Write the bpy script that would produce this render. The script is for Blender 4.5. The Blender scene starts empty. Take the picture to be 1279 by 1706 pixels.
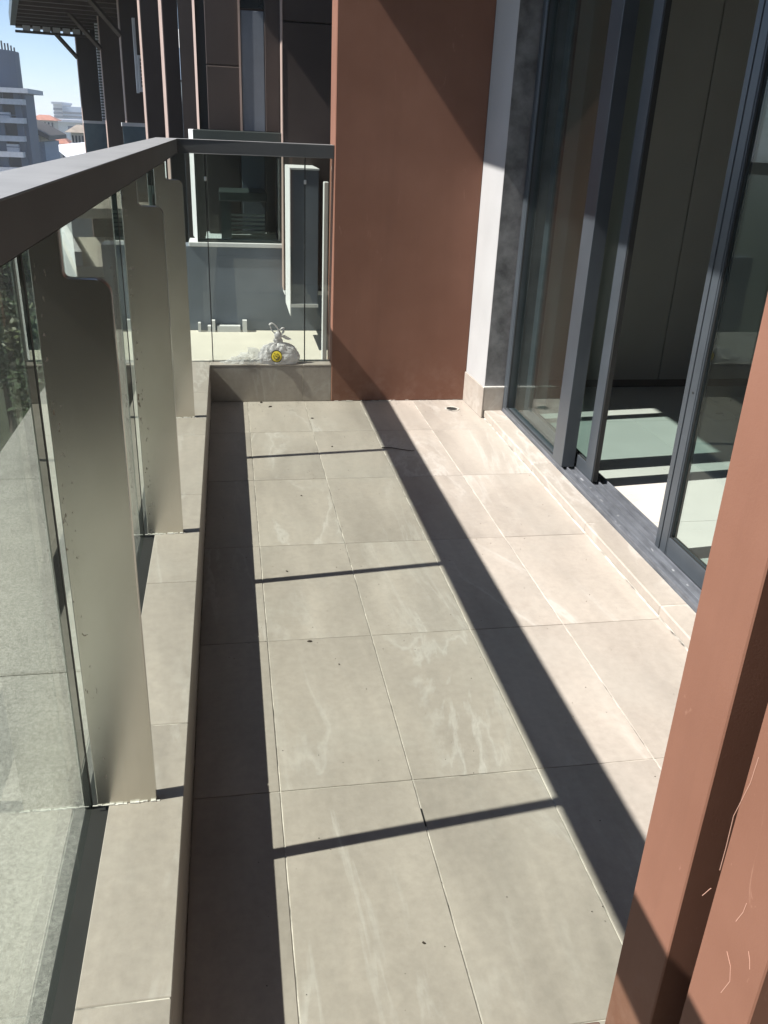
import bpy, bmesh, math, random
from mathutils import Matrix, Vector
random.seed(7)
S = bpy.context.scene
COL = S.collection

# ------------------------------------------------------------------ camera, world, sun, exposure
CX = Vector((0.98485925, -0.16841937, 0.0410752))      # camera right
CD = Vector((-0.03234127, -0.41128494, -0.9109329))    # camera down
CF = Vector((0.17031235, 0.89581227, -0.41050467))      # camera forward
EYE = Vector((-0.01406, 0.00581, 1.34634))
FPX = 1414.6
cam = bpy.data.cameras.new('camera')
camo = bpy.data.objects.new('camera', cam)
COL.objects.link(camo)
m = Matrix(((CX.x, -CD.x, -CF.x, EYE.x), (CX.y, -CD.y, -CF.y, EYE.y), (CX.z, -CD.z, -CF.z, EYE.z), (0, 0, 0, 1)))
camo.matrix_world = m
cam.sensor_fit = 'VERTICAL'
cam.sensor_height = 36.0
cam.lens = FPX / 1706.0 * 36.0
cam.clip_start = 0.02
cam.clip_end = 3000
S.camera = camo

SUN = Vector((0.83, 0.090, -1.0)).normalized()          # direction the light travels
elev = math.asin(-SUN.z)
sd = bpy.data.lights.new('sun', 'SUN')
sd.energy = 5.0
sd.angle = math.radians(0.53)
sd.color = (1.0, 0.955, 0.89)
so = bpy.data.objects.new('sun', sd)
COL.objects.link(so)
so.rotation_euler = SUN.to_track_quat('-Z', 'Y').to_euler()
so.location = (-8, -1, 12)

W = bpy.data.worlds.new('World')
S.world = W
W.use_nodes = True
wn = W.node_tree
bg = wn.nodes['Background']
sky = wn.nodes.new('ShaderNodeTexSky')
sky.sky_type = 'NISHITA'
sky.sun_disc = False
sky.sun_elevation = elev
sky.sun_rotation = math.atan2(-SUN.x, -SUN.y)
sky.altitude = 50
sky.air_density = 0.6
sky.dust_density = 0.3
sky.ozone_density = 1.5
wn.links.new(sky.outputs[0], bg.inputs[0])
bg.inputs[1].default_value = 0.075

S.view_settings.view_transform = 'Standard'
S.view_settings.look = 'None'
S.view_settings.gamma = 1
S.view_settings.use_curve_mapping = False
S.view_settings.exposure = 1.1
S.render.engine = 'CYCLES'
S.cycles.use_denoising = True
S.cycles.max_bounces = 12
S.cycles.transparent_max_bounces = 24
S.cycles.sample_clamp_indirect = 6
S.cycles.caustics_reflective = True
S.cycles.volume_bounces = 1

# ------------------------------------------------------------------ helpers
def at(u, v, Y):
    d = CX * (u - 639.5) + CD * (v - 853.0) + CF * FPX
    return EYE + d * ((Y - EYE.y) / d.y)

def nd(t, typ, **kw):
    n = t.nodes.new(typ)
    for k, v in kw.items():
        setattr(n, k, v)
    return n

def rgb(c):
    return (c[0], c[1], c[2], 1)

def coords(t, scale=(1, 1, 1), per_object=True):
    g = nd(t, 'ShaderNodeNewGeometry')
    mp = nd(t, 'ShaderNodeMapping')
    mp.inputs['Scale'].default_value = scale
    t.links.new(g.outputs['Position'], mp.inputs['Vector'])
    if per_object:
        oi = nd(t, 'ShaderNodeObjectInfo')
        ml = nd(t, 'ShaderNodeMath', operation='MULTIPLY')
        ml.inputs[1].default_value = 53.0
        t.links.new(oi.outputs['Random'], ml.inputs[0])
        t.links.new(ml.outputs[0], mp.inputs['Location'])
    return mp.outputs[0]

def noise(t, vec, scale, detail=4, rough=0.55, dist=0.0):
    n = nd(t, 'ShaderNodeTexNoise')
    n.inputs['Scale'].default_value = scale
    n.inputs['Detail'].default_value = detail
    n.inputs['Roughness'].default_value = rough
    n.inputs['Distortion'].default_value = dist
    t.links.new(vec, n.inputs['Vector'])
    return n.outputs['Fac']

def ramp(t, fac, pts):
    r = nd(t, 'ShaderNodeValToRGB')
    e = r.color_ramp.elements
    while len(e) < len(pts):
        e.new(0.5)
    for k, (p, c) in enumerate(pts):
        e[k].position = p
        e[k].color = c if len(c) == 4 else rgb(c)
    t.links.new(fac, r.inputs[0])
    return r.outputs[0]

def mixc(t, fac, a, b, mode='MIX'):
    n = nd(t, 'ShaderNodeMix', data_type='RGBA', blend_type=mode)
    for sock, val in ((n.inputs[0], fac), (n.inputs[6], a), (n.inputs[7], b)):
        if hasattr(val, 'is_linked'):
            t.links.new(val, sock)
        elif isinstance(val, (int, float)):
            sock.default_value = val
        else:
            sock.default_value = rgb(val)
    return n.outputs[2]

def newmat(name):
    mt = bpy.data.materials.new(name)
    mt.use_nodes = True
    return mt, mt.node_tree, mt.node_tree.nodes['Principled BSDF']

def bump(t, b, h, strength, dist=0.01):
    n = nd(t, 'ShaderNodeBump')
    n.inputs['Strength'].default_value = strength
    n.inputs['Distance'].default_value = dist
    t.links.new(h, n.inputs['Height'])
    t.links.new(n.outputs[0], b.inputs['Normal'])

def simple(name, c, rough=0.6, metal=0.0, var=0.12, vs=6.0, bmp=0.0, bs=200.0, spec=0.5):
    mt, t, b = newmat(name)
    v = coords(t)
    f = noise(t, v, vs, 5, 0.6)
    lo = tuple(x * (1 - var) for x in c)
    hi = tuple(min(1, x * (1 + var)) for x in c)
    t.links.new(ramp(t, f, [(0.3, lo), (0.7, hi)]), b.inputs['Base Color'])
    rr = nd(t, 'ShaderNodeMapRange')
    rr.inputs['To Min'].default_value = max(0.02, rough - 0.08)
    rr.inputs['To Max'].default_value = min(1, rough + 0.08)
    t.links.new(f, rr.inputs[0])
    t.links.new(rr.outputs[0], b.inputs['Roughness'])
    b.inputs['Metallic'].default_value = metal
    b.inputs['Specular IOR Level'].default_value = spec
    if bmp > 0:
        bump(t, b, noise(t, v, bs, 3, 0.6), bmp, 0.004)
    return mt

def tile_mat(name, base, vein, rough=0.42):
    mt, t, b = newmat(name)
    v = coords(t, (2.3, 0.55, 1.0))
    f1 = noise(t, v, 2.4, 6, 0.6, 0.3)
    f2 = noise(t, v, 1.25, 7, 0.58, 0.55)
    f3 = noise(t, coords(t, (1, 1, 1)), 46, 4, 0.7)
    lo = tuple(x * 0.80 for x in base)
    hi = tuple(x * 1.14 for x in base)
    c = ramp(t, f1, [(0.3, lo), (0.72, hi)])
    vm = ramp(t, f2, [(0.475, (0, 0, 0)), (0.497, (0.44, 0.44, 0.44)), (0.506, (0.13, 0.13, 0.13)), (0.55, (0, 0, 0))])
    gate = ramp(t, noise(t, v, 1.3, 2, 0.5), [(0.45, (0, 0, 0)), (0.62, (1, 1, 1))])
    vg = mixc(t, 1.0, vm, gate, 'MULTIPLY')
    c = mixc(t, vg, c, vein)
    c = mixc(t, 0.5, c, ramp(t, f3, [(0.3, (0.42, 0.42, 0.42)), (0.7, (0.58, 0.58, 0.58))]), 'OVERLAY')
    # dust and dirt gathered on the surface
    dirt = ramp(t, noise(t, coords(t, (1, 1, 1), False), 1.7, 6, 0.65, 0.4), [(0.5, (0, 0, 0)), (0.75, (0.35, 0.35, 0.35))])
    c = mixc(t, dirt, c, (0.40, 0.385, 0.35))
    t.links.new(c, b.inputs['Base Color'])
    rr = nd(t, 'ShaderNodeMapRange')
    rr.inputs['To Min'].default_value = rough - 0.1
    rr.inputs['To Max'].default_value = rough + 0.16
    t.links.new(f3, rr.inputs[0])
    t.links.new(rr.outputs[0], b.inputs['Roughness'])
    bump(t, b, f3, 0.05, 0.002)
    return mt

def glass_mat(name, tint, dirt=0.03):
    mt, t, b = newmat(name)
    t.nodes.remove(b)
    out = t.nodes['Material Output']
    tr = nd(t, 'ShaderNodeBsdfTransparent')
    tr.inputs[0].default_value = rgb(tint)
    gl = nd(t, 'ShaderNodeBsdfGlossy')
    gl.inputs['Roughness'].default_value = 0.0
    gl.inputs[0].default_value = (0.95, 1, 0.98, 1)
    lw = nd(t, 'ShaderNodeLayerWeight')
    lw.inputs[0].default_value = 0.5
    p = nd(t, 'ShaderNodeMath', operation='POWER')
    p.inputs[1].default_value = 5.0
    t.links.new(lw.outputs['Facing'], p.inputs[0])
    ma = nd(t, 'ShaderNodeMath', operation='MULTIPLY_ADD')
    ma.inputs[1].default_value = 0.95
    ma.inputs[2].default_value = 0.04
    t.links.new(p.outputs[0], ma.inputs[0])
    mx = nd(t, 'ShaderNodeMixShader')
    t.links.new(ma.outputs[0], mx.inputs[0])
    t.links.new(tr.outputs[0], mx.inputs[1])
    t.links.new(gl.outputs[0], mx.inputs[2])
    df = nd(t, 'ShaderNodeBsdfDiffuse')
    df.inputs[0].default_value = (0.55, 0.57, 0.54, 1)
    f = noise(t, coords(t, (1, 1, 0.35), False), 3.0, 6, 0.7, 0.5)
    dm = nd(t, 'ShaderNodeMapRange')
    dm.inputs['From Min'].default_value = 0.4
    dm.inputs['From Max'].default_value = 0.8
    dm.inputs['To Min'].default_value = dirt * 0.3
    dm.inputs['To Max'].default_value = dirt * 2.2
    t.links.new(f, dm.inputs[0])
    m2 = nd(t, 'ShaderNodeMixShader')
    t.links.new(dm.outputs[0], m2.inputs[0])
    t.links.new(mx.outputs[0], m2.inputs[1])
    t.links.new(df.outputs[0], m2.inputs[2])
    t.links.new(m2.outputs[0], out.inputs[0])
    return mt

def steel_mat():
    mt, t, b = newmat('brushed_steel')
    v = coords(t, (60, 60, 0.8))
    f = noise(t, v, 3.0, 4, 0.6)
    f2 = noise(t, coords(t, (1, 1, 0.5)), 5.0, 5, 0.6)
    c = ramp(t, f2, [(0.3, (0.56, 0.545, 0.50)), (0.7, (0.70, 0.68, 0.63))])
    c = mixc(t, 0.35, c, ramp(t, f, [(0.3, (0.46, 0.46, 0.46)), (0.7, (0.54, 0.54, 0.54))]), 'OVERLAY')
    # rust pitting that runs down the outer edge of the blade
    g = nd(t, 'ShaderNodeTexCoord')
    sx = nd(t, 'ShaderNodeSeparateXYZ')
    t.links.new(g.outputs['Object'], sx.inputs[0])
    em = nd(t, 'ShaderNodeMapRange')
    em.inputs['From Min'].default_value = 0.012
    em.inputs['From Max'].default_value = 0.030
    em.inputs['To Min'].default_value = 1.0
    em.inputs['To Max'].default_value = 0.0
    t.links.new(sx.outputs['X'], em.inputs[0])
    sp = ramp(t, noise(t, coords(t, (1.0, 1.0, 0.42)), 150, 3, 0.55), [(0.63, (0, 0, 0)), (0.70, (1, 1, 1))])
    rf = mixc(t, 1.0, sp, em.outputs[0], 'MULTIPLY')
    c = mixc(t, rf, c, (0.17, 0.125, 0.095))
    t.links.new(c, b.inputs['Base Color'])
    mm = nd(t, 'ShaderNodeMapRange')
    mm.inputs['To Min'].default_value = 1.0
    mm.inputs['To Max'].default_value = 0.1
    t.links.new(rf, mm.inputs[0])
    t.links.new(mm.outputs[0], b.inputs['Metallic'])
    rr = nd(t, 'ShaderNodeMapRange')
    rr.inputs['To Min'].default_value = 0.23
    rr.inputs['To Max'].default_value = 0.30
    t.links.new(f, rr.inputs[0])
    b.inputs['Roughness'].default_value = 0.27
    return mt

def red_mat():
    mt, t, b = newmat('red_render')
    v = coords(t, (1, 1, 1), False)
    f = noise(t, v, 2.4, 5, 0.6)
    c = ramp(t, f, [(0.3, (0.180, 0.086, 0.058)), (0.72, (0.224, 0.112, 0.078))])
    # chalky wear and light scuffs
    sc = ramp(t, noise(t, coords(t, (1, 1, 0.25), False), 22, 5, 0.7, 1.5), [(0.66, (0, 0, 0)), (0.72, (0.35, 0.35, 0.35))])
    c = mixc(t, sc, c, (0.42, 0.25, 0.19))
    # drip streaks and roller marks
    dr = ramp(t, noise(t, coords(t, (1, 1, 0.06), False), 16, 5, 0.65, 0.2), [(0.50, (0, 0, 0)), (0.78, (0.26, 0.26, 0.26))])
    c = mixc(t, dr, c, (0.140, 0.068, 0.049))
    # splash dirt and lime bloom low on the wall
    gp = nd(t, 'ShaderNodeNewGeometry'); sx = nd(t, 'ShaderNodeSeparateXYZ')
    t.links.new(gp.outputs['Position'], sx.inputs[0])
    lowm = nd(t, 'ShaderNodeMapRange')
    lowm.inputs['From Min'].default_value = 0.02; lowm.inputs['From Max'].default_value = 0.30
    lowm.inputs['To Min'].default_value = 0.4; lowm.inputs['To Max'].default_value = 0.0
    t.links.new(sx.outputs['Z'], lowm.inputs[0])
    spl = mixc(t, 1.0, lowm.outputs[0], ramp(t, noise(t, v, 14, 6, 0.75), [(0.45, (0, 0, 0)), (0.62, (0.8, 0.8, 0.8))]), 'MULTIPLY')
    c = mixc(t, spl, c, (0.30, 0.19, 0.15))
    t.links.new(c, b.inputs['Base Color'])
    b.inputs['Roughness'].default_value = 0.75
    b.inputs['Specular IOR Level'].default_value = 0.2
    bump(t, b, noise(t, v, 260, 3, 0.6), 0.10, 0.002)
    return mt

M = {}
M['tile'] = tile_mat('beige_tile', (0.354, 0.315, 0.277), (0.54, 0.52, 0.49))
M['grout'] = simple('pale_grout', (0.46, 0.43, 0.385), 0.9, var=0.75, vs=14, bmp=0.3, bs=300)
M['steel'] = steel_mat()
def rail_mat():
    mt, t, b = newmat('dark_grey_rail_paint')
    v = coords(t, (1, 1, 1), False)
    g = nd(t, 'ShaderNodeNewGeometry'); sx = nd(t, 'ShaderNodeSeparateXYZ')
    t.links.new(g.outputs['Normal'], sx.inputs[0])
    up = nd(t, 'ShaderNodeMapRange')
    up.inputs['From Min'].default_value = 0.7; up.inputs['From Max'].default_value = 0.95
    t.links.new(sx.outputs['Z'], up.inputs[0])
    sunlit_top = ramp(t, noise(t, v, 9, 6, 0.65), [(0.25, (0.62, 0.62, 0.62)), (0.75, (0.95, 0.95, 0.95))])  # sunlight on the rail painted in: upward faces paler, sides left dark
    k = mixc(t, 1.0, up.outputs[0], sunlit_top, 'MULTIPLY')
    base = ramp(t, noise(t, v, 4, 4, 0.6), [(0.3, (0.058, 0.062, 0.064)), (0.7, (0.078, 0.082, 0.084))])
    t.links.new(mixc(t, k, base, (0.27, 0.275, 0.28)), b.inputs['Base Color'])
    b.inputs['Roughness'].default_value = 0.5
    b.inputs['Specular IOR Level'].default_value = 0.3
    return mt
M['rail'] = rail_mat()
M['rubber'] = simple('black_seal', (0.012, 0.013, 0.013), 0.6)
M['channel'] = simple('dark_channel', (0.018, 0.018, 0.017), 0.6, 0.0)
M['sealant'] = simple('white_sealant', (0.72, 0.70, 0.66), 0.7, var=0.2, vs=40, bmp=0.5, bs=120)
M['glass'] = glass_mat('balcony_glass', (0.815, 0.845, 0.815), 0.010)
M['doorglass'] = glass_mat('door_glass', (0.79, 0.850, 0.842), 0.006)
M['red'] = red_mat()
M['white'] = simple('white_render', (0.36, 0.362, 0.368), 0.8, var=0.05, vs=5, bmp=0.12)
M['greyjamb'] = simple('smeared_grey_render', (0.135, 0.135, 0.140), 0.55, var=0.55, vs=11, bmp=0.12)
M['alu'] = simple('blue_grey_aluminium', (0.062, 0.073, 0.086), 0.34, 0.25, var=0.10, vs=7)
M['track'] = simple('worn_aluminium_track', (0.135, 0.145, 0.165), 0.45, 0.3, var=0.3, vs=9)
M['roomtile'] = simple('pale_room_tile', (0.55, 0.53, 0.49), 0.3, var=0.06, vs=3)
M['panel'] = simple('taupe_panel', (0.28, 0.265, 0.24), 0.5, var=0.06, vs=3)
M['roomwall'] = simple('room_plaster', (0.42, 0.41, 0.39), 0.8, var=0.05)
M['soffit'] = simple('soffit_cladding', (0.14, 0.115, 0.10), 0.7, var=0.1)

def concrete_mat(name, c):
    mt, t, b = newmat(name)
    v = coords(t, (1, 1, 1), False)
    g = noise(t, v, 150, 3, 0.75)
    f = noise(t, v, 4.0, 6, 0.65, 0.3)
    c1 = ramp(t, g, [(0.33, tuple(x * 0.60 for x in c)), (0.66, tuple(x * 1.30 for x in c))])
    st = ramp(t, f, [(0.50, (0, 0, 0)), (0.70, (0.55, 0.55, 0.55))])
    c1 = mixc(t, st, c1, tuple(x * 0.5 for x in c))
    t.links.new(c1, b.inputs['Base Color'])
    b.inputs['Roughness'].default_value = 0.9
    bump(t, b, g, 0.5, 0.006)
    return mt
M['concrete'] = concrete_mat('washed_concrete', (0.35, 0.345, 0.32))
M['cream'] = simple('cream_ledge_paint', (0.50, 0.475, 0.41), 0.8, var=0.06, vs=4, bmp=0.1)
M['greywall'] = simple('grey_render', (0.122, 0.143, 0.172), 0.75, var=0.18, vs=3.0, bmp=0.15)
M['brown'] = simple('dark_brown_cladding', (0.040, 0.029, 0.025), 0.5, var=0.12, vs=3)
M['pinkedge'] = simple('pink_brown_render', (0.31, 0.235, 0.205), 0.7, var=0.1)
M['whitetrim'] = simple('white_trim', (0.56, 0.57, 0.57), 0.6, var=0.05)
M['darkframe'] = simple('dark_green_grey_frame', (0.035, 0.045, 0.043), 0.4)
M['darkglass'] = simple('dark_window_glass', (0.015, 0.022, 0.026), 0.08, var=0.2, spec=0.8)
M['louvre'] = simple('pale_louvre', (0.55, 0.56, 0.58), 0.5, 0.1)
M['wood'] = simple('dark_eave_timber', (0.060, 0.046, 0.038), 0.6, var=0.2)

def finish(bm, name, mat, parent=None, origin=None, smooth=False, bevel=0.0):
    if bevel > 0:
        bmesh.ops.bevel(bm, geom=list(bm.edges), offset=bevel, segments=1, affect='EDGES', clamp_overlap=True)
    bmesh.ops.recalc_face_normals(bm, faces=list(bm.faces))
    me = bpy.data.meshes.new(name)
    if origin is not None:
        bmesh.ops.translate(bm, verts=bm.verts, vec=-Vector(origin))
    bm.to_mesh(me)
    bm.free()
    me.materials.append(mat)
    if smooth:
        for p in me.polygons:
            p.use_smooth = True
    o = bpy.data.objects.new(name, me)
    COL.objects.link(o)
    if origin is not None:
        o.location = origin
    if parent is not None:
        put(o, parent)
    return o

def wloc(o):
    v = o.location.copy()
    return v + wloc(o.parent) if o.parent else v

def put(o, parent):
    """child under parent; all builders work in world metres, parents carry no rotation"""
    o.parent = parent
    o.location = o.location - wloc(parent)
    return o

def add_box(bm, x0, x1, y0, y1, z0, z1, rot=0.0, piv=None):
    vs = [bm.verts.new((x, y, z)) for x in (x0, x1) for y in (y0, y1) for z in (z0, z1)]
    for f in ((0, 1, 3, 2), (4, 6, 7, 5), (0, 4, 5, 1), (2, 3, 7, 6), (0, 2, 6, 4), (1, 5, 7, 3)):
        bm.faces.new([vs[i] for i in f])
    if rot:
        p = Vector(piv) if piv is not None else Vector(((x0 + x1) / 2, (y0 + y1) / 2, z0))
        bmesh.ops.rotate(bm, verts=vs, cent=p, matrix=Matrix.Rotation(rot, 3, 'Z'))
    return vs

def box(name, mat, x0, x1, y0, y1, z0, z1, parent=None, bevel=0.0, rot=0.0, piv=None):
    bm = bmesh.new()
    add_box(bm, x0, x1, y0, y1, z0, z1, rot, piv)
    return finish(bm, name, mat, parent, ((x0 + x1) / 2, (y0 + y1) / 2, z0), bevel=bevel)

def prism(name, mat, pts, z0, z1, parent=None, bevel=0.0, origin=None):
    bm = bmesh.new()
    a = [bm.verts.new((x, y, z0)) for x, y in pts]
    b = [bm.verts.new((x, y, z1)) for x, y in pts]
    bm.faces.new(a[::-1])
    bm.faces.new(b)
    n = len(pts)
    for i in range(n):
        bm.faces.new((a[i], a[(i + 1) % n], b[(i + 1) % n], b[i]))
    return finish(bm, name, mat, parent, origin or (pts[0][0], pts[0][1], z0), bevel=bevel)

def thing(name, label, cat, loc, group=None):
    o = bpy.data.objects.new(name, None)
    o.empty_display_size = 0.1
    COL.objects.link(o)
    o.location = loc
    return tag(o, label, cat, group)

def tag(o, label, cat, group=None):
    o['label'] = label
    o['category'] = cat
    if group:
        o['group'] = group
    return o

def struct(o):
    o['kind'] = 'structure'
    return o

def dup(o, parent=None, loc=None):
    c = o.copy()
    COL.objects.link(c)
    if parent is not None:
        c.parent = parent
    if loc is not None:
        c.location = loc
    for ch in list(o.children):
        dup(ch, c)
    return c

def tube_bm(bm, pts, r, seg=6, flat=1.0):
    rings = []
    for i, p in enumerate(pts):
        p = Vector(p)
        d = (Vector(pts[min(i + 1, len(pts) - 1)]) - Vector(pts[max(i - 1, 0)])).normalized()
        a = d.cross(Vector((0, 0, 1)))
        if a.length < 1e-3:
            a = d.cross(Vector((0, 1, 0)))
        a.normalize()
        b = d.cross(a)
        rr = r[i] if isinstance(r, (list, tuple)) else r
        rings.append([bm.verts.new(p + a * math.cos(k * math.tau / seg) * rr + b * math.sin(k * math.tau / seg) * rr * flat) for k in range(seg)])
    for i in range(len(rings) - 1):
        for k in range(seg):
            bm.faces.new((rings[i][k], rings[i][(k + 1) % seg], rings[i + 1][(k + 1) % seg], rings[i + 1][k]))
    bm.faces.new(rings[0][::-1])
    bm.faces.new(rings[-1])

# ------------------------------------------------------------------ balcony floor with tiles
KX, KZ = -0.130, 0.200          # inner face and top of the kerb
YN, YF = -0.9, 4.405            # near and far end of the balcony floor
SX, SH = 1.265, 0.040           # step in front of the door
J = 0.0013
floor = struct(box('floor', M['grout'], KX - 0.2, 1.62, YN, YF + 0.3, -0.20, -0.0026))
xs = [KX, 0.060, 0.360, 0.658, 0.950, SX]
ys = [YN, -0.34, 0.265, 0.870, 1.476, 2.084, 2.690, 3.300, 3.905, YF]
def tile(name, x0, x1, y0, y1, zt, parent, th=0.008):
    bm = bmesh.new()
    add_box(bm, x0 + J, x1 - J, y0 + J, y1 - J, zt - th, zt)
    dz = random.uniform(-0.0007, 0.0003)
    for v in bm.verts:
        v.co.z += dz
    return finish(bm, name, M['tile'], parent, ((x0 + x1) / 2, (y0 + y1) / 2, zt - th), bevel=0.0009)
for i in range(len(xs) - 1):
    for j in range(len(ys) - 1):
        tile('floor_tile', xs[i], xs[i + 1], ys[j], ys[j + 1], 0.0, floor)
box('joint_grime', M['rubber'], 0.3585, 0.3612, 1.335, 1.385, -0.0024, 0.0006, floor)
# step of the door sill
step = struct(box('sill_step', M['grout'], SX + 0.004, 1.358, 0.6, 4.085, 0.0, SH - 0.003))
sy = [0.6, 0.88, 1.495, 2.095, 2.70, 3.31, 3.915, 4.085]
for j in range(len(sy) - 1):
    bm = bmesh.new()
    add_box(bm, SX, 1.3585, sy[j] + J, sy[j + 1] - J, 0.003, SH)
    finish(bm, 'step_tile', M['tile'], step, (SX, sy[j], 0.003), bevel=0.004)

# ------------------------------------------------------------------ kerb under the railing
kerb = thing('balcony_kerb', 'low beige tiled kerb running under the glass railing and round the far end', 'kerb', (-0.2, 2.0, 0.0))
box('channel_base', M['channel'], -0.3062, -0.2625, YN, 4.466, 0.0, KZ - 0.013, kerb)
box('kerb_core', M['grout'], -0.262, KX - 0.002, YN, 4.52, 0.0, KZ - 0.0022, kerb)
box('kerb_core', M['grout'], KX - 0.0019, 0.503, YF + 0.002, 4.52, 0.0, KZ - 0.0023, kerb)
ky = [YN, 0.24, 0.862, 1.484, 2.094, 2.70, 3.308, 3.90, YF + 0.09]
for j in range(len(ky) - 1):
    bm = bmesh.new()
    add_box(bm, -0.262, KX + 0.001, ky[j] + J, ky[j + 1] - J, KZ - 0.009, KZ)
    finish(bm, 'cap_tile', M['tile'], kerb, (-0.2, ky[j], KZ - 0.009), bevel=0.0014)
    y1 = min(ky[j + 1], YF) 
    bm = bmesh.new()
    add_box(bm, KX - 0.008, KX, ky[j] + J, y1 - J, 0.002, KZ - 0.0105)
    finish(bm, 'face_tile', M['tile'], kerb, (KX, ky[j], 0.002), bevel=0.0008)
for x0, x1 in ((KX + 0.002, 0.352), (0.352, 0.503)):
    bm = bmesh.new()
    add_box(bm, x0 + J, x1 - J, YF, YF + 0.008, 0.002, KZ - 0.0105)
    finish(bm, 'face_tile', M['tile'], kerb, (x0, YF, 0.002), bevel=0.0008)
    bm = bmesh.new()
    add_box(bm, x0 + J, x1 - J, YF - 0.001, YF + 0.088, KZ - 0.009, KZ)
    finish(bm, 'cap_tile', M['tile'], kerb, (x0, YF, KZ - 0.009), bevel=0.001)

# ------------------------------------------------------------------ railing
RXI, RXO, RZ0, RZ1 = -0.235, -0.337, 1.207, 1.268
GX, GT = -0.294, 0.012
rail = thing('balcony_railing', 'glass balcony railing with dark grey top rail and brushed steel blade posts', 'railing', (-0.29, 2.0, KZ))
RYI = 4.412
bm = bmesh.new()
pts = [(RXO, YN), (RXI, YN), (RXI, RYI), (0.5025, RYI), (0.5025, RYI + 0.10), (RXO, RYI + 0.10)]
a = [bm.verts.new((x, y, RZ0)) for x, y in pts]
b = [bm.verts.new((x, y, RZ1)) for x, y in pts]
bm.faces.new(a[::-1]); bm.faces.new(b)
for i in range(6):
    bm.faces.new((a[i], a[(i + 1) % 6], b[(i + 1) % 6], b[i]))
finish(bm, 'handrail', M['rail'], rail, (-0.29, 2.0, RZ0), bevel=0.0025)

PX0, PX1, PXN, PT = -0.282, -0.178, -0.240, 0.016
def post(y, first=None):
    if first is None:
        bm = bmesh.new()
        r, zt = 0.022, 1.141
        out = [(PX0, KZ), (PX1, KZ)]
        for k in range(7):
            an = k / 6 * math.pi / 2
            out.append((PX1 - r + r * math.cos(an), zt - r + r * math.sin(an)))
        for k in range(4):
            an = math.pi / 2 * k / 3
            out.append((PXN + 0.008 - 0.008 * math.sin(an), zt + 0.008 - 0.008 * math.cos(an)))
        out += [(PXN, RZ0 - 0.001), (PX0, RZ0 - 0.001)]
        f = [bm.verts.new((x, -PT / 2, z)) for x, z in out]
        g = [bm.verts.new((x, PT / 2, z)) for x, z in out]
        bm.faces.new(f); bm.faces.new(g[::-1])
        n = len(out)
        for i in range(n):
            bm.faces.new((f[i], g[i], g[(i + 1) % n], f[(i + 1) % n]))
        bmesh.ops.translate(bm, verts=bm.verts, vec=(0, y, 0))
        o = finish(bm, 'post', M['steel'], rail, (PX0, y, KZ), bevel=0.0012)
        # lumpy line of sealant round the foot
        bm = bmesh.new()
        rnd = random.Random(3)
        for k in range(16):
            x = PX0 - 0.004 + (PX1 - PX0 + 0.006) * k / 15
            h = rnd.uniform(0.001, 0.0035)
            if rnd.random() < 0.25:
                continue
            add_box(bm, x - 0.0045, x + 0.0045, y - PT / 2 - rnd.uniform(0.001, 0.004), y - PT / 2 - 0.0002, KZ + 0.0002, KZ + h)
        finish(bm, 'sealant', M['sealant'], o, (PX0, y, KZ))
        return o
    return dup(first, None, first.location + Vector((0, y - 1.270, 0)))
p1 = post(1.270)
post(2.408, p1)
post(3.538, p1)
seams = [YN, 1.2725, 2.4105, 3.5405, 4.47]
for i in range(4):
    box('glass_panel', M['glass'], GX - GT, GX, seams[i] + 0.0045, seams[i + 1] - 0.0045, KZ + 0.001 - 0.012, RZ0 + 0.004, rail)
for s in seams[1:4]:
    box('seal', M['rubber'], GX - GT - 0.0005, GX + 0.0008, s - 0.0042, s + 0.0042, KZ - 0.010, RZ0 + 0.003, rail)
FGY = 4.468
fx = [GX - GT, -0.113, 0.366, 0.5]
for i in range(3):
    box('glass_panel', M['glass'], fx[i] + 0.003, fx[i + 1] - 0.003, FGY, FGY + GT, KZ - 0.010, RZ0 + 0.004, rail)
for s in fx[1:3]:
    box('seal', M['channel'], s - 0.0025, s + 0.0025, FGY - 0.0006, FGY + GT + 0.0006, KZ - 0.009, RZ0 + 0.003, rail)
    c = box('glass_clip', M['whitetrim'], s - 0.006, s + 0.006, FGY - 0.009, FGY - 0.001, 1.085, 1.105, rail, bevel=0.002)

# ------------------------------------------------------------------ red walls, white reveal
WT = 0.20
rw = thing('red_wall', 'terracotta red wall closing the far end of the balcony, crossed by diagonal shadows', 'wall', (0.86, 4.5, 0))
box('wall_body', M['red'], 0.503, 1.2435, YF - 0.004, YF + WT, 0.0, 2.80, rw, bevel=0.004)
def smears(name, mat, parent, quads, origin):
    bm = bmesh.new()
    for q in quads:
        bm.faces.new([bm.verts.new(p) for p in q])
    r = bmesh.ops.extrude_face_region(bm, geom=list(bm.faces))
    return finish(bm, name, mat, parent, origin)
# rough line of grout along the foot of the red wall
bm = bmesh.new()
for k in range(34):
    x = 0.52 + k * 0.0205
    if random.random() < 0.6:
        x += random.uniform(-0.006, 0.006)
        add_box(bm, x, x + random.uniform(0.006, 0.024), YF - 0.004 - random.uniform(0.002, 0.012), YF - 0.0045, 0.0004, random.uniform(0.0012, 0.0045))
finish(bm, 'grout_smear', M['grout'], rw, (0.86, YF, 0))
rn = thing('red_wall', 'terracotta red pier at the near right with a deep groove down its lit end', 'wall', (0.7, 0.7, 0))
NX = 0.560
box('pier_strip', M['red'], NX, 1.262, 0.750, 0.860, 0.0, 2.80, rn, bevel=0.002)
box('pier_strip', M['red'], NX, 1.262, 0.582, 0.694, 0.0, 2.80, rn, bevel=0.002)
box('groove_back', M['red'], 0.82, 1.262, 0.694, 0.750, 0.0, 2.80, rn)
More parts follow.
